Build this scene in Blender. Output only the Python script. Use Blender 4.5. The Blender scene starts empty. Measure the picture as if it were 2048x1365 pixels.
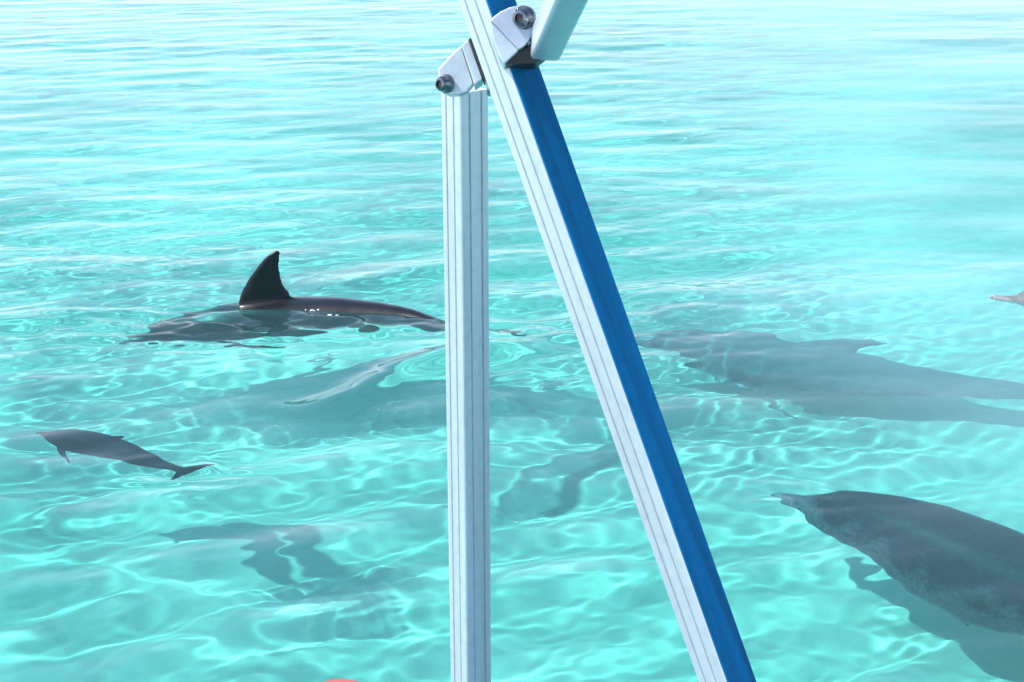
import bpy, bmesh, math
import numpy as np
from mathutils import Vector, Matrix

sc = bpy.context.scene
COL = sc.collection
R = math.radians

# ------------------------------------------------------------------ camera
CAM_H, PITCH, HFOV = 3.0, 20.0, 38.0
cam = bpy.data.cameras.new('camera')
cam_ob = bpy.data.objects.new('camera', cam)
COL.objects.link(cam_ob)
cam_ob.location = (0, 0, CAM_H)
cam_ob.rotation_euler = (R(90 - PITCH), 0, 0)
cam.sensor_width = 36
cam.angle = R(HFOV)
cam.clip_start = 0.05
cam.clip_end = 9000
sc.camera = cam_ob

# ------------------------------------------------------------------ sky and sun
SUN_DIR = Vector((.54, .02, -.75)).normalized()          # the way the light travels
SUN_ELEV = math.asin(-SUN_DIR.z)
to_sun = -SUN_DIR
world = bpy.data.worlds.new('World')
sc.world = world
world.use_nodes = True
wn = world.node_tree
sky = wn.nodes.new('ShaderNodeTexSky')
sky.sky_type = 'NISHITA'
sky.sun_disc = False
sky.sun_elevation = SUN_ELEV
sky.sun_rotation = math.atan2(to_sun.x, to_sun.y)
sky.air_density = 1.0
sky.ozone_density = 1.5
sky.dust_density = 1.0
# thin high cloud over the whole sky
_tc = wn.nodes.new('ShaderNodeTexCoord')
_mp = wn.nodes.new('ShaderNodeMapping'); _mp.inputs['Scale'].default_value = (1.2, 1.2, 4)
wn.links.new(_tc.outputs['Generated'], _mp.inputs[0])
_nz = wn.nodes.new('ShaderNodeTexNoise'); _nz.inputs['Scale'].default_value = 2.2; _nz.inputs['Detail'].default_value = 6
wn.links.new(_mp.outputs[0], _nz.inputs['Vector'])
_mr = wn.nodes.new('ShaderNodeMapRange')
wn.links.new(_nz.outputs[0], _mr.inputs[0])
for _i, _v in ((1, .3), (2, .7), (3, .6), (4, 1.0)): _mr.inputs[_i].default_value = _v
_mx = wn.nodes.new('ShaderNodeMix'); _mx.data_type = 'RGBA'; _mx.clamp_factor = True
_sp = wn.nodes.new('ShaderNodeSeparateXYZ'); wn.links.new(_tc.outputs['Generated'], _sp.inputs[0])   # a thin layer looks denser low down
_om = wn.nodes.new('ShaderNodeMath'); _om.operation = 'SUBTRACT'; _om.use_clamp = True
_om.inputs[0].default_value = 1.0; wn.links.new(_sp.outputs[2], _om.inputs[1])
_pw = wn.nodes.new('ShaderNodeMath'); _pw.operation = 'POWER'; _pw.inputs[1].default_value = 4.6
wn.links.new(_om.outputs[0], _pw.inputs[0])
_ml = wn.nodes.new('ShaderNodeMath'); _ml.operation = 'MULTIPLY'
wn.links.new(_mr.outputs[0], _ml.inputs[0]); wn.links.new(_pw.outputs[0], _ml.inputs[1])
wn.links.new(_ml.outputs[0], _mx.inputs[0])
wn.links.new(sky.outputs[0], _mx.inputs[6])
_mx.inputs[7].default_value = (8.0, 8.2, 9.7, 1)
wn.links.new(_mx.outputs[2], wn.nodes['Background'].inputs[0])
wn.nodes['Background'].inputs[1].default_value = 0.15

sun = bpy.data.lights.new('sun', 'SUN')
sun.energy = 3.7
sun.angle = R(1.2)
sun.color = (1, .965, .91)
sun.cycles.is_caustics_light = True
sun_ob = bpy.data.objects.new('sun', sun)
COL.objects.link(sun_ob)
sun_ob.location = (-6, -4, 12)
sun_ob.rotation_euler = SUN_DIR.to_track_quat('-Z', 'Y').to_euler()

sc.view_settings.view_transform = 'Standard'
sc.view_settings.look = 'None'
sc.view_settings.gamma = 1
sc.view_settings.exposure = 0.84
sc.view_settings.use_curve_mapping = False
sc.render.engine = 'CYCLES'
sc.cycles.use_denoising = True
sc.cycles.max_bounces = 10
sc.cycles.transmission_bounces = 8
sc.cycles.sample_clamp_indirect = 6

# ------------------------------------------------------------------ helpers
FPX = 1024 / math.tan(R(HFOV / 2))          # focal length in pixels of the 2048 px photograph
CX, CY = 1024.0, 682.5
UP_C = Vector((0, math.sin(R(PITCH)), math.cos(R(PITCH))))
FW_C = Vector((0, math.cos(R(PITCH)), -math.sin(R(PITCH))))
CAM = Vector((0, 0, CAM_H))


def ray(px, py):
    return (FW_C + Vector((1, 0, 0)) * ((px - CX) / FPX) + UP_C * (-(py - CY) / FPX))


def at_depth(px, py, d):                     # a point d metres in front of the camera
    return CAM + ray(px, py) * d


def on_z(px, py, z=0.0):
    r = ray(px, py)
    return CAM + r * ((z - CAM_H) / r.z)


def under(px, py, z):                        # a point below flat water as seen through it
    if z >= 0:
        return on_z(px, py, z)
    r = ray(px, py).normalized()
    p = on_z(px, py, 0)
    n = 1 / 1.33
    c = -r.z
    t = r * n + Vector((0, 0, 1)) * (n * c - math.sqrt(1 - n * n * (1 - c * c)))
    return p + t * (z / t.z)


def tag(o, label=None, cat=None, group=None, kind=None):
    if label: o['label'] = label
    if cat: o['category'] = cat
    if group: o['group'] = group
    if kind: o['kind'] = kind
    return o


def link(name, me, mat=None, parent=None, smooth=False):
    o = bpy.data.objects.new(name, me)
    COL.objects.link(o)
    if mat: me.materials.append(mat)
    if parent: o.parent = parent
    if smooth: me.polygons.foreach_set('use_smooth', np.ones(len(me.polygons), dtype=bool))
    return o


def grid_mesh(name, V, nu, nv):
    me = bpy.data.meshes.new(name)
    idx = np.arange(nu * nv, dtype=np.int32).reshape(nv, nu)
    F = np.stack([idx[:-1, :-1], idx[:-1, 1:], idx[1:, 1:], idx[1:, :-1]], -1).reshape(-1)
    nf = len(F) // 4
    me.vertices.add(nu * nv); me.vertices.foreach_set('co', V.astype(np.float32).reshape(-1))
    me.loops.add(nf * 4); me.loops.foreach_set('vertex_index', F)
    me.polygons.add(nf); me.polygons.foreach_set('loop_start', np.arange(0, nf * 4, 4, dtype=np.int32))
    me.update(calc_edges=True)
    me.validate()
    return me


def new_mat(name):
    m = bpy.data.materials.new(name)
    m.use_nodes = True
    n = m.node_tree.nodes
    n.clear()
    out = n.new('ShaderNodeOutputMaterial')
    return m, n, m.node_tree.links, out


def noise(n, l, coord, scale, detail=3, rough=.55):
    t = n.new('ShaderNodeTexNoise')
    t.inputs['Scale'].default_value = scale
    t.inputs['Detail'].default_value = detail
    t.inputs['Roughness'].default_value = rough
    l.new(coord, t.inputs['Vector'])
    return t.outputs[0]


def ramp(n, l, fac, stops):
    r = n.new('ShaderNodeValToRGB')
    e = r.color_ramp.elements
    e[0].position, e[0].color = stops[0][0], (*stops[0][1], 1)
    e[1].position, e[1].color = stops[-1][0], (*stops[-1][1], 1)
    for p, c in stops[1:-1]:
        x = e.new(p); x.color = (*c, 1)
    l.new(fac, r.inputs[0])
    return r.outputs[0]


# ------------------------------------------------------------------ materials
def mat_water():
    m, n, l, out = new_mat('clear_turquoise_water')
    fr = n.new('ShaderNodeFresnel'); fr.inputs[0].default_value = 1.33
    rf = n.new('ShaderNodeBsdfRefraction')
    rf.inputs['IOR'].default_value = 1.33; rf.inputs['Roughness'].default_value = 0
    rf.inputs['Color'].default_value = (.41, .925, .92, 1)
    df = n.new('ShaderNodeBsdfDiffuse'); df.inputs[0].default_value = (.33, .71, .76, 1)   # pale veil mixed into the surface for underwater haze
    m1 = n.new('ShaderNodeMixShader')
    geo = n.new('ShaderNodeNewGeometry').outputs['Position']
    nz = noise(n, l, geo, .5, 3, .5)
    ds = n.new('ShaderNodeVectorMath'); ds.operation = 'DISTANCE'
    l.new(geo, ds.inputs[0]); ds.inputs[1].default_value = (3.6, 8.6, 0)      # haze veil made thicker to pale and blur the right-hand dolphin
    ad = n.new('ShaderNodeMath'); ad.operation = 'MULTIPLY_ADD'
    l.new(nz, ad.inputs[0]); ad.inputs[1].default_value = -2.2; l.new(ds.outputs['Value'], ad.inputs[2])
    mr = n.new('ShaderNodeMapRange'); mr.interpolation_type = 'SMOOTHSTEP'
    l.new(ad.outputs[0], mr.inputs[0])
    for i, v in ((1, -.4), (2, 2.6), (3, .22), (4, .05)): mr.inputs[i].default_value = v
    l.new(mr.outputs[0], m1.inputs[0])
    l.new(rf.outputs[0], m1.inputs[1]); l.new(df.outputs[0], m1.inputs[2])
    gl = n.new('ShaderNodeBsdfGlossy'); gl.inputs['Roughness'].default_value = .02
    m2 = n.new('ShaderNodeMixShader')
    l.new(fr.outputs[0], m2.inputs[0]); l.new(m1.outputs[0], m2.inputs[1]); l.new(gl.outputs[0], m2.inputs[2])
    l.new(m2.outputs[0], out.inputs[0])
    return m


def mat_sand():
    m, n, l, out = new_mat('pale_sand')
    tc = n.new('ShaderNodeNewGeometry').outputs['Position']
    a = noise(n, l, tc, .42, 3, .5)
    c = ramp(n, l, a, [(.32, (.33, .46, .41)), (.52, (.57, .59, .53)), (.68, (.76, .74, .66))])
    b = noise(n, l, tc, 9, 4, .6)
    mx = n.new('ShaderNodeMix'); mx.data_type = 'RGBA'; mx.blend_type = 'MULTIPLY'
    mx.inputs[0].default_value = .5
    l.new(c, mx.inputs[6])
    l.new(ramp(n, l, b, [(.3, (.72, .74, .72)), (.65, (1, 1, 1))]), mx.inputs[7])
    d = n.new('ShaderNodeBsdfDiffuse')
    l.new(mx.outputs[2], d.inputs[0])
    l.new(d.outputs[0], out.inputs[0])
    return m


def mat_skin(name, back, flank, belly, rough=.3, spec=.08, mott=.9):
    m, n, l, out = new_mat(name)
    at = n.new('ShaderNodeAttribute'); at.attribute_name = 'countershade'
    tc = n.new('ShaderNodeNewGeometry').outputs['Position']
    nz = noise(n, l, tc, 7, 5, .65)
    md = n.new('ShaderNodeMath'); md.operation = 'MULTIPLY_ADD'
    l.new(nz, md.inputs[0]); md.inputs[1].default_value = .9
    sub = n.new('ShaderNodeMath'); sub.operation = 'SUBTRACT'
    l.new(at.outputs['Fac'], sub.inputs[0]); sub.inputs[1].default_value = .45
    l.new(sub.outputs[0], md.inputs[2])
    c = ramp(n, l, md.outputs[0], [(.12, belly), (.3, flank), (.55, flank), (.8, back)])
    sp = noise(n, l, tc, 38, 4, .7)
    mx = n.new('ShaderNodeMix'); mx.data_type = 'RGBA'; mx.blend_type = 'MULTIPLY'; mx.inputs[0].default_value = mott
    l.new(c, mx.inputs[6]); l.new(ramp(n, l, sp, [(.38, (.5, .5, .53)), (.6, (1, 1, 1))]), mx.inputs[7])
    p = n.new('ShaderNodeBsdfPrincipled')
    l.new(mx.outputs[2], p.inputs['Base Color'])
    p.inputs['Roughness'].default_value = rough
    p.inputs['Specular IOR Level'].default_value = spec
    l.new(p.outputs[0], out.inputs[0])
    return m


def mat_paint(name, col, rough=.35, metal=0.0, var=.1, scale=(30, 30, 1.5)):
    m, n, l, out = new_mat(name)
    tc = n.new('ShaderNodeTexCoord').outputs['Object']
    mp = n.new('ShaderNodeMapping'); mp.inputs['Scale'].default_value = scale
    l.new(tc, mp.inputs[0])
    a = noise(n, l, mp.outputs[0], 1.0, 5, .6)
    lo = tuple(c * (1 - var) for c in col)
    c = ramp(n, l, a, [(.35, lo), (.6, col)])
    g = noise(n, l, tc, 70, 4, .7)                      # salt and grime
    mg = n.new('ShaderNodeMix'); mg.data_type = 'RGBA'; mg.blend_type = 'MULTIPLY'; mg.inputs[0].default_value = 1
    l.new(c, mg.inputs[6]); l.new(ramp(n, l, g, [(.34, (.9, .9, .89)), (.5, (.98, .98, .98)), (.64, (1, 1, 1))]), mg.inputs[7])
    c = mg.outputs[2]
    p = n.new('ShaderNodeBsdfPrincipled')
    l.new(c, p.inputs['Base Color'])
    p.inputs['Metallic'].default_value = metal
    rr = n.new('ShaderNodeMath'); rr.operation = 'MULTIPLY_ADD'
    l.new(a, rr.inputs[0]); rr.inputs[1].default_value = .2; rr.inputs[2].default_value = rough - .1
    l.new(rr.outputs[0], p.inputs['Roughness'])
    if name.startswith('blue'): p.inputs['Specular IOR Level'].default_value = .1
    l.new(p.outputs[0], out.inputs[0])
    return m


M_WATER, M_SAND = mat_water(), mat_sand()
M_WHITE = mat_paint('white_coated_aluminium', (.59, .66, .69), .36, .45, .14)
M_ALU = mat_paint('satin_aluminium', (.56, .6, .66), .3, .55, .1)
M_BLUE = mat_paint('blue_side', (.001, .15, .34), .6, 0, .36, (45, 45, 2.5))
M_STEEL = mat_paint('stainless_bolt', (.20, .21, .23), .22, 1.0, .2, (60, 60, 60))
M_DARK = mat_paint('flat_black', (.02, .02, .022), .5, 0, .2)  # flat black for the clamp gap, tube end and bolt sockets
M_HULL = mat_paint('white_gelcoat', (.8, .8, .79), .2, 0, .04)
M_DECK = mat_paint('teal_bounce_deck', (.02, .17, .22), .7, 0, .2, (8, 8, 8))  # unseen deck and rail, teal chosen to tint light bounced onto the post
M_RED = mat_paint('red_vinyl', (.55, .03, .025), .3, 0, .12, (4, 4, 4))

# ------------------------------------------------------------------ water surface
rng = np.random.default_rng(11)


def wave_set(n, l0, l1, th0, spread, slope):
    lam = np.exp(rng.uniform(math.log(l0), math.log(l1), n))
    th = rng.normal(R(th0), spread, n)
    k = 2 * math.pi / lam
    a = slope * math.sqrt(2 / n) / k * rng.uniform(.6, 1.4, n)
    return list(zip(k * np.cos(th), k * np.sin(th), a, rng.uniform(0, 6.283, n)))


W_SWELL = wave_set(18, .8, 3.2, 100, .4, .029)
W_MID = wave_set(34, .30, .9, 101, .32, .060)
W_FINE = wave_set(34, .10, .28, 98, .5, .046)
W_STIR = wave_set(16, .10, .34, 85, .35, .16)
W_PATCH = wave_set(10, 2.5, 7, 100, 1.0, 1)


def add_waves(z, x, y, ws, amp=1.0):
    t = np.zeros_like(x)
    for kx, ky, a, p in ws:
        t += a * np.sin(kx * x + ky * y + p)
    z += t * amp


def smooth01(t):
    t = np.clip(t, 0, 1)
    return t * t * (3 - 2 * t)


def ridge(z, x, y, pa, pb, h, w):
    ax, ay = pa.x, pa.y
    dx, dy = pb.x - ax, pb.y - ay
    L2 = dx * dx + dy * dy
    t = ((x - ax) * dx + (y - ay) * dy) / L2
    d = ((x - ax) * (-dy) + (y - ay) * dx) / math.sqrt(L2)
    env = smooth01((t + .05) / .3) * smooth01((1.05 - t) / .3)
    d = d + .05 * np.sin(t * 9)
    z += h * env * np.exp(-(d / w) ** 2)


def sea_height(x, y):
    z = np.zeros_like(x)
    ph = np.zeros_like(x)
    for kx, ky, a, p in W_PATCH:
        ph += np.sin(kx * x + ky * y + p)
    patch = smooth01(.5 + ph / 9)
    calm = 1 - .68 * smooth01((x - .06 * y) / 2.0) * smooth01((y - 6.0) / 1.6)     # slick water on the right
    near = (1 + .3 * smooth01((7.2 - y) / 2)) * (1 - .5 * smooth01((y - 9.5) / 6))
    add_waves(z, x, y, W_SWELL, (1 - .6 * smooth01((y - 10) / 6)) * (.5 + .7 * patch))
    close = smooth01((8.2 - y) / 2)
    calm = calm * (1 + close * (.12 - .42 * smooth01((x + 1.1) / 1.0)))
    add_waves(z, x, y, W_MID, calm * near * (.55 + .6 * patch) * (1 + .15 * close))
    add_waves(z, x, y, W_FINE, calm * near * (.35 + .8 * patch) * (1 - .5 * close) * (1 - .5 * smooth01((y - 9.5) / 5)))
    # water stirred by the dolphins: broken ripples over head and flank
    for px, py, rx, ry, am in ((360, 650, .7, .35, 1.4), (720, 655, .6, .2, 1), (385, 945, .3, .2, 1), (1010, 665, .3, .25, 1), (1600, 1000, .3, .25, .3)):
        c = on_z(px, py)
        e = np.exp(-((x - c.x) / rx) ** 2 - ((y - c.y) / ry) ** 2)
        add_waves(z, x, y, W_STIR, e * am)
    fade = 1 - smooth01((np.hypot(x, y) - 40) / 60)
    z *= fade
    ridge(z, x, y, on_z(575, 835), on_z(1010, 685), .06, .13)
    ridge(z, x, y, on_z(575, 622), on_z(800, 668), .018, .05)
    ridge(z, x, y, on_z(300, 655), on_z(560, 668), .014, .06)
    ridge(z, x, y, on_z(560, 600), on_z(1000, 520), .03, .25)
    return z


def axis_rows():
    ys = [-4000, -1500, -500, -150, -60, -25, -12, -6, -3, -1, 0, .8, 1.6, 2.3, 2.9, 3.3, 3.6, 3.85]
    y = 4.0
    while y < 28:
        ys.append(y)
        y += .010 + .0016 * max(0, y - 4.6)
    for t in range(1, 70):
        y *= 1.0 + .012 + t * .0016
        ys.append(y)
        if y > 4500: break
    return np.array(ys)


def axis_cols(n=600):
    core = np.linspace(-1, 1, n)
    ext = 1 + .06 * (1.28 ** np.arange(1, 34) - 1)
    return np.concatenate([-ext[::-1], core, ext])


def build_sheet(ys, us):
    Yg = np.repeat(ys[:, None], len(us), 1)
    half = np.maximum(np.abs(ys), 4.0) * .40 + .35
    half = np.minimum(half, 14)
    Xg = us[None, :] * half[:, None]
    return Xg, Yg


us, ys = axis_cols(), axis_rows()
X, Y = build_sheet(ys, us)
Z = sea_height(X, Y)
water = link('water', grid_mesh('water', np.stack([X, Y, Z], -1), len(us), len(ys)), M_WATER, smooth=True)
tag(water, kind='structure')
water.cycles.is_caustics_caster = True

# ------------------------------------------------------------------ seabed
SEA_D = 1.35
us2, ys2 = axis_cols(160), ys[::4] if ys[-1] == ys[::4][-1] else np.append(ys[::4], ys[-1])
X, Y = build_sheet(ys2, us2)
bed = wave_set(16, .8, 4, 60, 1.2, .08)
rip = wave_set(10, .22, .4, 80, .25, .06)
Z = np.zeros_like(X)
add_waves(Z, X, Y, bed)
add_waves(Z, X, Y, rip, .6)
Z = Z * (1 - smooth01((np.hypot(X, Y) - 30) / 30)) - SEA_D - 3.2 * smooth01((np.hypot(X, Y) - 8.5) / 22)
seabed = link('seabed', grid_mesh('seabed', np.stack([X, Y, Z], -1), len(us2), len(ys2)), M_SAND, smooth=True)
tag(seabed, kind='structure')
seabed.cycles.is_caustics_receiver = True

# ------------------------------------------------------------------ dolphins
PROFILE = [  # s, top, bottom, half width, in body lengths
    (0.000, .004, -.004, .005), (0.012, .012, -.012, .015), (.045, .016, -.018, .021), (.068, .022, -.024, .027),
    (.082, .042, -.030, .036), (.105, .058, -.042, .050), (.14, .070, -.056, .063), (.19, .082, -.070, .077),
    (.26, .092, -.084, .089), (.36, .099, -.096, .098), (.46, .097, -.094, .094), (.56, .086, -.080, .078),
    (.66, .069, -.063, .058), (.76, .051, -.047, .039), (.85, .036, -.034, .024), (.92, .025, -.025, .014),
    (.97, .016, -.016, .016), (1.0, .008, -.008, .016), (1.012, .003, -.003, .008)]


def catmull(P, n):
    P = [2 * P[0] - P[1]] + list(P) + [2 * P[-1] - P[-2]]
    pts = []
    for i in range(1, len(P) - 2):
        for k in range(40):
            t = k / 40
            a, b, c, d = P[i - 1], P[i], P[i + 1], P[i + 2]
            pts.append(.5 * ((2 * b) + (c - a) * t + (2 * a - 5 * b + 4 * c - d) * t * t + (3 * b - a - 3 * c + d) * t ** 3))
    pts.append(P[-2])
    cum = [0]
    for i in range(1, len(pts)):
        cum.append(cum[-1] + (pts[i] - pts[i - 1]).length)
    L = cum[-1]
    res, j = [], 0
    for k in range(n):
        s = L * k / (n - 1)
        while j < len(cum) - 2 and cum[j + 1] < s: j += 1
        f = (s - cum[j]) / max(1e-9, cum[j + 1] - cum[j])
        res.append(pts[j].lerp(pts[j + 1], min(1, f)))
    return res, L


def add_fin(bm, secs, flat_n, m=14):
    """secs: (leading point, trailing point, thickness); lofted lens sections"""
    rings = []
    for le, te, th in secs:
        ring = []
        for q in range(m):
            a = 2 * math.pi * q / m
            u = .5 - .5 * math.cos(a)
            prof = math.sin(a) * (1 - .45 * u) * (1.0 if abs(math.sin(a)) > 1e-6 else 0)
            ring.append(bm.verts.new(le.lerp(te, u) + flat_n * prof * th))
        rings.append(ring)
    for a, b in zip(rings, rings[1:]):
        for q in range(m):
            bm.faces.new((a[q], a[(q + 1) % m], b[(q + 1) % m], b[q]))
    bm.faces.new(rings[0][::-1]); bm.faces.new(rings[-1])


def make_dolphin(name, path, mat, roll=0, fin_s=(.42, .56), fin_h=.105, fin_rake=.03, pec=(.2, .16), pec_drop=(.75, .75, .35), voxel=.0032, girth=1.0):
    NS = 120
    spine, L = catmull(path, NS)
    prof = np.array(PROFILE)
    prof[:, 1:] *= girth
    frames = []
    for i in range(NS):
        T = (spine[min(NS - 1, i + 1)] - spine[max(0, i - 1)]).normalized()
        U = Vector((0, 0, 1)) - T * T.z
        U.normalize()
        S = T.cross(U).normalized()
        U = Matrix.Rotation(roll, 3, T) @ U
        S = Matrix.Rotation(roll, 3, T) @ S
        frames.append((spine[i], T, U, S))

    def fr(s):
        return frames[int(round(max(0, min(1, s)) * (NS - 1)))]

    bm = bmesh.new()
    M = 28
    rings = []
    for s in list(np.linspace(0, .14, 26)) + list(np.linspace(.15, 1.012, 84)):
        top, bot, hw = (np.interp(s, prof[:, 0], prof[:, c]) * L for c in (1, 2, 3))
        P, T, U, S = fr(s)
        if s > 1: P = P + T * ((s - 1) * L)
        drop = -.024 * L * (1 - smooth01(np.array(s / .2)).item())
        ring = []
        for q in range(M):
            a = 2 * math.pi * q / M
            v = math.sin(a)
            ring.append(bm.verts.new(P + S * (hw * math.cos(a)) + U * ((top * v if v > 0 else -bot * v) + drop)))
        rings.append(ring)
    for a, b in zip(rings, rings[1:]):
        for q in range(M):
            bm.faces.new((a[q], a[(q + 1) % M], b[(q + 1) % M], b[q]))
    bm.faces.new(rings[0][::-1]); bm.faces.new(rings[-1])
    # dorsal fin: curved leading edge, hollow trailing edge
    s0, s1 = fin_s
    P, T, U, S = fr((s0 + s1) / 2)
    mid = (s0 + s1) / 2
    top = np.interp(mid, prof[:, 0], prof[:, 1]) * L
    secs = []
    H, C = fin_h * L, (s1 - s0) * L
    tv = [-.25, 0, .2, .34, .5, .63, .75, .89, .96, 1.0]
    tl = [-.10, 0, .055, .115, .19, .27, .35, .45, .53, .63]
    tt = [1.2, 1.0, .87, .81, .755, .725, .715, .72, .72, .69]
    for v in np.linspace(-.25, 1, 26):
        vv = max(0, v)
        le = C * (np.interp(v, tv, tl) - .5) + fin_rake * L * vv ** 1.5
        te = C * (np.interp(v, tv, tt) - .5) + fin_rake * L * vv ** 1.2
        base = P + U * (top + H * v)
        secs.append((base + T * float(le), base + T * float(te), float(max(.007 * L, .085 * (te - le)))))
    add_fin(bm, secs, S)
    # pectoral fins
    ps, pl = pec
    P, T, U, S = fr(ps)
    for sg in (-1, 1):
        hw = np.interp(ps, prof[:, 0], prof[:, 3]) * L
        root = P + S * (sg * hw * .72) - U * (.042 * L)
        d_out = (S * sg * pec_drop[0] - U * pec_drop[1] + T * pec_drop[2]).normalized()
        nn = d_out.cross(T).normalized()
        secs = []
        for v in np.linspace(-.15, 1, 14):
            vv = max(0, v)
            ctr = root + d_out * (pl * L * v) + T * (.075 * L * vv ** 1.6)
            ch = .062 * L * ((1 - vv) ** .55 * (.85 + .35 * vv) + .06)
            secs.append((ctr - T * ch * .5, ctr + T * ch * .5, max(.0045 * L, ch * .09)))
        add_fin(bm, secs, nn)
    # flukes
    P, T, U, S = fr(.985)
    for sg in (-1, 1):
        secs = []
        for v in np.linspace(-.12, 1, 14):
            vv = max(0, v)
            base = P + S * (sg * .125 * L * v)
            le = -.035 * L + .095 * L * vv ** 1.25
            ch = .075 * L * ((1 - vv) ** .7) * (1 - .15 * math.sin(math.pi * vv)) + .008 * L
            secs.append((base + T * le, base + T * (le + ch), max(.0045 * L, ch * .08)))
        add_fin(bm, secs, U)
    bmesh.ops.recalc_face_normals(bm, faces=bm.faces)
    me = bpy.data.meshes.new(name)
    bm.to_mesh(me); bm.free()
    tmp = bpy.data.objects.new('tmp', me)
    COL.objects.link(tmp)
    rm = tmp.modifiers.new('r', 'REMESH'); rm.mode = 'VOXEL'; rm.voxel_size = voxel * L
    sm = tmp.modifiers.new('s', 'SMOOTH'); sm.factor = .5; sm.iterations = 3
    dg = bpy.context.evaluated_depsgraph_get()
    out = bpy.data.meshes.new_from_object(tmp.evaluated_get(dg))
    bpy.data.objects.remove(tmp); bpy.data.meshes.remove(me)
    out.name = name
    # origin at the middle of the body
    org = spine[NS // 2]
    co = np.empty(len(out.vertices) * 3, dtype=np.float32)
    out.vertices.foreach_get('co', co)
    co = co.reshape(-1, 3)
    A = np.array([p[:] for p, *_ in frames]); Un = np.array([u[:] for _, _, u, _ in frames])
    d2 = ((co[:, None, :] - A[None, ::2, :]) ** 2).sum(-1)
    j = d2.argmin(1) * 2
    h = ((co - A[j]) * Un[j]).sum(1)
    ss = j / (NS - 1)
    hb = np.interp(ss, prof[:, 0], prof[:, 1]) * L
    cs = np.clip(.5 + .5 * h / np.maximum(hb, .01 * L), 0, 1)
    Sn = np.array([f[3][:] for f in frames]); lat = np.abs(((co - A[j]) * Sn[j]).sum(1))
    # even out the trunk, leave fins and beak alone
    hw_ = np.interp(ss, prof[:, 0], prof[:, 3]) * L
    hh_ = np.where(h > 0, hb, -np.interp(ss, prof[:, 0], prof[:, 2]) * L) + 1e-4
    rr = np.sqrt((lat / hw_) ** 2 + (h / hh_) ** 2)
    wt = np.clip((1.12 - rr) / .10, 0, 1) * np.clip((ss - .04) / .1, .1, 1) * np.clip((.97 - ss) / .1, .05, 1)
    ed = np.empty(len(out.edges) * 2, dtype=np.int32); out.edges.foreach_get('vertices', ed); ed = ed.reshape(-1, 2)
    cnt = np.bincount(ed.reshape(-1), minlength=len(co)).astype(np.float64)[:, None]
    c64 = co.astype(np.float64)
    for _ in range(60):
        acc = np.stack([np.bincount(ed[:, 0], c64[ed[:, 1], q], len(co)) + np.bincount(ed[:, 1], c64[ed[:, 0], q], len(co)) for q in range(3)], -1)
        c64 += .6 * wt[:, None] * (acc / cnt - c64)
    co = c64.astype(np.float32)
    cs = np.where(lat > 1.02 * np.interp(ss, prof[:, 0], prof[:, 3]) * L, np.maximum(cs, .62), cs)
    at = out.attributes.new('countershade', 'FLOAT', 'POINT')
    at.data.foreach_set('value', cs.astype(np.float32))
    co -= np.array(org[:], dtype=np.float32)
    out.vertices.foreach_set('co', co.reshape(-1))
    o = link(name, out, mat, smooth=True)
    o.location = org
    o.cycles.is_caustics_receiver = True
    return o


POD = 'dolphins swimming past the boat'
SKIN_DARK = mat_skin('dark_wet_dolphin_skin', (.007, .009, .013), (.030, .031, .042), (.10, .10, .11), .33, .4, .45)
SKIN_GREY = mat_skin('grey_dolphin_skin', (.11, .125, .14), (.155, .17, .185), (.26, .28, .30), .5, .05, .2)
SKIN_NEAR = mat_skin('mottled_grey_dolphin_skin', (.022, .032, .045), (.115, .135, .165), (.27, .27, .30), .4)
SKIN_CALF = mat_skin('slate_calf_skin', (.002, .008, .014), (.004, .016, .024), (.015, .035, .045), .5, .02)

d = make_dolphin('dolphin', [Vector((under(230, 632, 0).x, 8.66, -.40)), Vector((on_z(420, 632, 0).x, 8.82, -.27)),
                             Vector((on_z(600, 610, 0).x, 8.92, -.20)), Vector((on_z(800, 632, 0).x, 8.78, -.11)), Vector((on_z(905, 648, 0).x, 8.58, -.11)),
                             Vector((on_z(968, 660, 0).x, 8.74, -.26))],
                 SKIN_DARK, roll=0, fin_s=(.316, .458), fin_h=.126, fin_rake=.028, pec_drop=(.6, .5, .8))
tag(d, 'dark dolphin with its tall curved dorsal fin standing clear of the water', 'dolphin', POD)

d = make_dolphin('dolphin', [under(1252, 662, -.62), under(1480, 708, -.80), under(1700, 748, -.86), under(1900, 770, -.82), under(2200, 798, -.7)],
                 SKIN_GREY, roll=R(-25), fin_s=(.35, .50), fin_h=.065, fin_rake=.10, pec=(.2, .11), pec_drop=(.6, .5, .9))
tag(d, 'pale grey dolphin gliding fully under water just right of the blue-sided diagonal brace', 'dolphin', POD)

d = make_dolphin('dolphin', [under(1545, 982, -.44), under(1760, 1050, -.52), under(2048, 1175, -.60), under(2450, 1330, -.62), under(2850, 1480, -.55)],
                 SKIN_NEAR, roll=R(10), fin_s=(.53, .65), pec=(.235, .13), pec_drop=(.3, .35, 1.2), girth=1.16)
tag(d, 'large mottled grey dolphin under the surface nearest the boat, tail out of frame', 'dolphin', POD)

d = make_dolphin('dolphin', [under(72, 862, -.13), under(150, 880, -.15), under(225, 898, -.16), under(305, 922, -.12), under(372, 940, -.06)],
                 SKIN_CALF, roll=R(-10), fin_s=(.40, .53), fin_h=.06, fin_rake=.04, pec=(.2, .15), pec_drop=(.45, .9, .3), voxel=.004)
tag(d, 'small slate-blue dolphin calf swimming alone left of the upright post', 'dolphin', POD)

p0 = on_z(1986, 578, .07)
d = make_dolphin('dolphin', [p0, p0 + Vector((.55, -.05, -.17)), p0 + Vector((1.1, -.05, -.33)), p0 + Vector((1.7, 0, -.36)), p0 + Vector((2.3, .1, -.34))],
                 SKIN_GREY, roll=0, girth=.9)
tag(d, 'dolphin showing only its grey snout above the water at the right edge', 'dolphin', POD)

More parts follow.
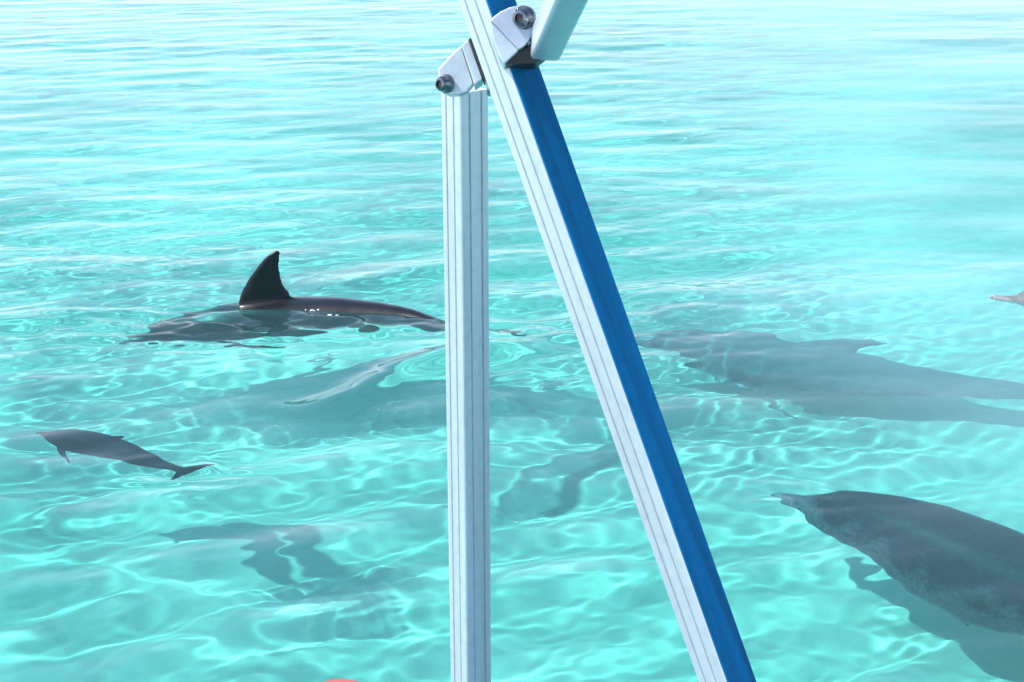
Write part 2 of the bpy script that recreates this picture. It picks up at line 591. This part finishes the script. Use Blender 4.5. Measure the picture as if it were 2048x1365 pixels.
# ------------------------------------------------------------------ bubbles where the fin cuts the surface
M_FOAM, _n, _l, _o = new_mat('white_foam')
_d = _n.new('ShaderNodeBsdfDiffuse'); _d.inputs[0].default_value = (.82, .84, .84, 1); _l.new(_d.outputs[0], _o.inputs[0])
ICO = bmesh.new(); bmesh.ops.create_icosphere(ICO, subdivisions=1, radius=1)
IV = np.array([v.co[:] for v in ICO.verts]); IFc = np.array([[v.index for v in f.verts] for f in ICO.faces]); ICO.free()
fv, ff = [], []
for px, py, lx, k in [(526, 611, 10, 10), (545, 608, 12, 12), (562, 606, 8, 7), (580, 605, 9, 8), (598, 608, 8, 6), (625, 622, 14, 7), (655, 634, 16, 6)]:
    c = on_z(px, py, 0)
    w = lx / FPX * (c - CAM).length
    for _ in range(k):
        x, y = c.x + w * rng.normal(0, .5), c.y + w * rng.normal(0, .4)
        r = rng.uniform(.003, .008)
        z = float(sea_height(np.array([x]), np.array([y]))[0])
        ff.append(IFc + len(fv) * 12)
        fv.append(IV * (r * 1.4, r, r * .8) + (x, y, z + r * .3))
me = bpy.data.meshes.new('foam')
me.from_pydata(np.concatenate(fv).tolist(), [], np.concatenate(ff).tolist())
tag(link('foam', me, M_FOAM, smooth=True), 'white bubbles along the waterline below the tall dark fin', 'foam', kind='stuff')

# ------------------------------------------------------------------ boat frame
frame = bpy.data.objects.new('boat_frame', None)
COL.objects.link(frame)
tag(frame, 'white metal boat frame, an upright post and a blue-sided diagonal brace bolted together', 'boat frame')


def profile_square(s, grooves, r=.004, depth=.0022, gw=.0018):
    """square outline with rounded corners, shallow grooves cut in each face; grooves[k] = positions 0..1 on face k"""
    pts = []
    h = s / 2
    c = [Vector((-h, -h)), Vector((h, -h)), Vector((h, h)), Vector((-h, h))]
    for k in range(4):
        a, b = c[k], c[(k + 1) % 4]
        t = (b - a).normalized()
        nrm = Vector((t.y, -t.x))
        pv = c[k - 1]
        tp = (a - pv).normalized()
        ctr = a + t * r - nrm * r
        for q in range(4):                       # rounded corner
            ang = q / 3 * math.pi / 2
            n0 = Vector((tp.y, -tp.x))
            pts.append(ctr + (n0 * math.cos(ang) + nrm * math.sin(ang)) * r)
        for g in grooves[k]:
            p = a + t * (s * g)
            pts += [p - t * gw, p - t * gw * .7 - nrm * depth, p + t * gw * .7 - nrm * depth, p + t * gw]
    return pts


def extrude_profile(name, pts, A, B, xdir, mat, parent, face_mat=None):
    """prism from A to B; xdir gives the profile's x axis"""
    z = (B - A).normalized()
    x = (xdir - z * xdir.dot(z)).normalized()
    y = z.cross(x)
    L = (B - A).length
    bm = bmesh.new()
    lo = [bm.verts.new((p.x, p.y, 0)) for p in pts]
    hi = [bm.verts.new((p.x, p.y, L)) for p in pts]
    n = len(pts)
    for i in range(n):
        bm.faces.new((lo[i], lo[(i + 1) % n], hi[(i + 1) % n], hi[i]))
    bm.faces.new(lo[::-1]); bm.faces.new(hi)
    me = bpy.data.meshes.new(name)
    bm.to_mesh(me); bm.free()
    o = link(name, me, mat, parent)
    o.matrix_world = Matrix.Translation(A) @ Matrix((x, y, z)).transposed().to_4x4()
    return o


def prism(name, pts3, nrm, th, mat, parent, bev=.0015, seg=2):
    """plate: outline points in space, thickness th along nrm"""
    org = sum(pts3, Vector()) / len(pts3)
    bm = bmesh.new()
    a = [bm.verts.new(p - org) for p in pts3]
    b = [bm.verts.new(p - org + nrm * th) for p in pts3]
    n = len(a)
    bm.faces.new(a[::-1]); bm.faces.new(b)
    for i in range(n):
        bm.faces.new((a[i], a[(i + 1) % n], b[(i + 1) % n], b[i]))
    bmesh.ops.recalc_face_normals(bm, faces=bm.faces)
    if bev: bmesh.ops.bevel(bm, geom=list(bm.edges), offset=bev, segments=seg, affect='EDGES', profile=.6)
    me = bpy.data.meshes.new(name)
    bm.to_mesh(me); bm.free()
    o = link(name, me, mat, parent)
    o.location = org
    return o


def lathe(name, prof, A, axis, mat, parent, seg=24):
    bpy.context.view_layer.update()
    z = axis.normalized()
    q = z.to_track_quat('Z', 'Y')
    bm = bmesh.new()
    rings = []
    for r, h in prof:
        rings.append([bm.verts.new((r * math.cos(2 * math.pi * k / seg), r * math.sin(2 * math.pi * k / seg), h)) for k in range(seg)])
    for a, b in zip(rings, rings[1:]):
        for k in range(seg):
            bm.faces.new((a[k], a[(k + 1) % seg], b[(k + 1) % seg], b[k]))
    bm.faces.new(rings[0][::-1]); bm.faces.new(rings[-1])
    me = bpy.data.meshes.new(name)
    bm.to_mesh(me); bm.free()
    o = link(name, me, mat, parent)
    o.matrix_world = Matrix.Translation(A) @ q.to_matrix().to_4x4()
    return o


# upright post: stands vertical, turned so that two faces show
S = .05
pt = at_depth(929, 178, 2.13)
foot = Vector((pt.x, pt.y, 1.50))
ang = R(38)
left_n = Vector((-math.cos(ang), -math.sin(ang), 0))      # normal of the sunlit face
right_n = Vector((math.sin(ang), -math.cos(ang), 0))
post = extrude_profile('upright_post', profile_square(S, [(.28, .64), (.3, .72), (.3, .62), (.3, .62)]), foot, pt, right_n, M_WHITE, frame)


# diagonal brace: crosses in front of the post, one face blue
D_B = 1.87
b_top, b_bot = at_depth(919, -150, D_B), at_depth(1737, 2163, D_B)
b_ax = (b_top - b_bot).normalized()
to_cam = (CAM - at_depth(1216, 700, D_B)); to_cam = (to_cam - b_ax * to_cam.dot(b_ax)).normalized()
side = to_cam.cross(b_ax) * -1                       # towards the right of the picture
if side.x < 0: side = -side
nl = (to_cam * math.cos(R(47)) - side * math.sin(R(47))).normalized()
nr = (to_cam * math.sin(R(47)) + side * math.cos(R(47))).normalized()
brace = extrude_profile('diagonal_brace', profile_square(S, [(.3, .66), (), (.3,), (.3,)]), b_bot, b_top, nr, M_WHITE, frame)
bl = (b_top - b_bot).length
# thin blue strip colours the right-hand face, 1.5 mm proud
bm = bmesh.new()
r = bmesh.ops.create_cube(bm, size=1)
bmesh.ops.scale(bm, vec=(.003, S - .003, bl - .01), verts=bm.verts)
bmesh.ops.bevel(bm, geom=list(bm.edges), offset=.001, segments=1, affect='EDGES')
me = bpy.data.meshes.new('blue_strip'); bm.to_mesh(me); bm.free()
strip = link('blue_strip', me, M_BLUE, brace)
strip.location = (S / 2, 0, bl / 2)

# left clamp holding the head of the post
D_L = 2.04
fw = FW_C
lug = prism('clamp_plate', [at_depth(px, py, D_L) for px, py in
            [(922, 91), (947, 168), (934, 184), (920, 189), (900, 190), (884, 182), (877, 160), (876, 138), (898, 114)]], fw, .022, M_WHITE, frame, .003, 3)
chan = prism('clamp_channel', [at_depth(px, py, D_L - .012) for px, py in [(923, 91), (937, 78), (965, 158), (949, 170)]], fw, .05, M_WHITE, frame, .0015)
gap_strip = prism('dark_gap', [at_depth(px, py, D_L - .016) for px, py in [(937, 77), (946, 76), (976, 152), (967, 159)]], fw, .05, M_DARK, frame, .001)  # black strip stands in for the shade of the gap beside the brace
prism('flange', [at_depth(px, py, D_L + .0) for px, py in [(969, 161), (980, 157), (990, 180), (975, 178)]], fw, .02, M_WHITE, frame, .001)
prism('latch', [at_depth(px, py, D_L + .02) for px, py in [(973, 178), (980, 181), (981, 189), (974, 187)]], fw, .02, M_STEEL, frame, .0008)


def bolt(px, py, d, r, axis, parent):
    A = at_depth(px, py, d)
    w = lathe('bolt', [(r * 1.15, -.004), (r * 1.15, .0005), (r * 1.02, .0025), (r * .98, .003), (r * .9, .009), (r * .72, .0125), (r * .45, .0135), (r * .44, .0095), (.0005, .0095)], A, axis, M_STEEL, parent, 28)
    s = lathe('socket', [(r * .43, 0), (r * .42, .0016), (.0005, .0016)], Vector((0, 0, .0096)), Vector((0, 0, 1)), M_DARK, w, 6)
    s.matrix_basis = Matrix.Translation((0, 0, .0096))
    return w


bolt(891, 168, D_L - .002, .0112, Vector((-.62, -.75, .12)), lug)

# right clamp: block on the brace, rounded lug, bolt
D_R = 1.80
blk = prism('clamp_block', [at_depth(px, py, D_R) for px, py in [(979, 40), (1037, 101), (1008, 128), (998, 112), (984, 74)]], fw, .045, M_WHITE, frame, .002, 2)
lug2 = prism('clamp_plate', [at_depth(px, py, D_R + .004) for px, py in
             [(980, 41), (988, 32), (1002, 22), (1020, 14), (1042, 9), (1058, 11), (1068, 22), (1073, 40), (1068, 62), (1058, 82), (1046, 95), (1036, 101)]],
             fw, .03, M_ALU, frame, .003, 3)
bolt(1048, 36, D_R + .002, .0125, Vector((-.45, -.85, .1)), lug2)

# tube rising from the right clamp
t0, t1 = at_depth(1090, 92, D_R + .02), at_depth(1250, -270, D_R - .50)
tax = (t1 - t0).normalized()
tc = CAM - t0; tc = (tc - tax * tc.dot(tax)).normalized()
ts = tc.cross(tax)
if ts.x < 0: ts = -ts
tn = (tc * math.cos(R(24)) + ts * math.sin(R(24))).normalized()
tube = extrude_profile('upper_tube', profile_square(.037, [(), (), (), ()], r=.005), t0, t1, tn, M_WHITE, frame)
prism('tube_end', [at_depth(px, py, D_R + .012) for px, py in [(1061, 84), (1116, 89), (1102, 103), (1070, 127), (1010, 129), (1036, 103), (1054, 95)]], fw, .04, M_DARK, frame, .002)  # black plate across the lower end of the tube

# rail and topsides of the boat that carry the frame (below the picture)
def boxmesh(name, x0, x1, y0, y1, z0, z1, mat, parent, bev=.02):
    bm = bmesh.new()
    bmesh.ops.create_cube(bm, size=1)
    bmesh.ops.scale(bm, vec=(x1 - x0, y1 - y0, z1 - z0), verts=bm.verts)
    bmesh.ops.translate(bm, vec=((x0 + x1) / 2, (y0 + y1) / 2, (z0 + z1) / 2), verts=bm.verts)
    bmesh.ops.bevel(bm, geom=list(bm.edges), offset=bev, segments=3, affect='EDGES')
    me = bpy.data.meshes.new(name); bm.to_mesh(me); bm.free()
    return link(name, me, mat, parent, smooth=False)


boxmesh('gunwale', -3, 3, 2.0, 2.2, 1.40, 1.503, M_DECK, frame)
boxmesh('deck', -3, 3, -1.2, 1.998, 1.40, 1.49, M_DECK, frame, .01)
bm = bmesh.new()
cols = []
for x in np.linspace(-3, 3, 13):
    cols.append([bm.verts.new((x, y, z)) for y, z in [(2.15, 1.41), (2.12, 1.1), (2.05, .7), (1.93, .25), (1.75, -.2), (1.45, -.55), (.9, -.75)]])
for a, b in zip(cols, cols[1:]):
    for k in range(6):
        bm.faces.new((a[k], b[k], b[k + 1], a[k + 1]))
r = bmesh.ops.solidify(bm, geom=list(bm.faces), thickness=.03)
bmesh.ops.recalc_face_normals(bm, faces=bm.faces)
me = bpy.data.meshes.new('hull_side'); bm.to_mesh(me); bm.free()
link('hull_side', me, M_HULL, frame, smooth=True)

# ------------------------------------------------------------------ red float at the bottom edge
fc = on_z(680, 1475, .07)
RR = .19
prof = [(.0005, -RR)] + [(RR * math.sin(t), -RR * math.cos(t)) for t in np.linspace(.12, math.pi - .12, 26)] + [(.0005, RR * .995)]
fl = lathe('float', prof, fc, Vector((.1, -.9, .35)), M_RED, None, 40)
fl.data.polygons.foreach_set('use_smooth', np.ones(len(fl.data.polygons), dtype=bool))
tag(fl, 'round red float on the water, only its top rim showing at the bottom edge', 'float')
lathe('eyelet', [(.03, 0), (.034, .02), (.03, .05), (.018, .055), (.0005, .055)], Vector((0, 0, RR - .012)), Vector((0, 0, 1)), M_RED, fl, 20).matrix_basis = Matrix.Translation((0, 0, RR - .012))
bpy.context.view_layer.update()
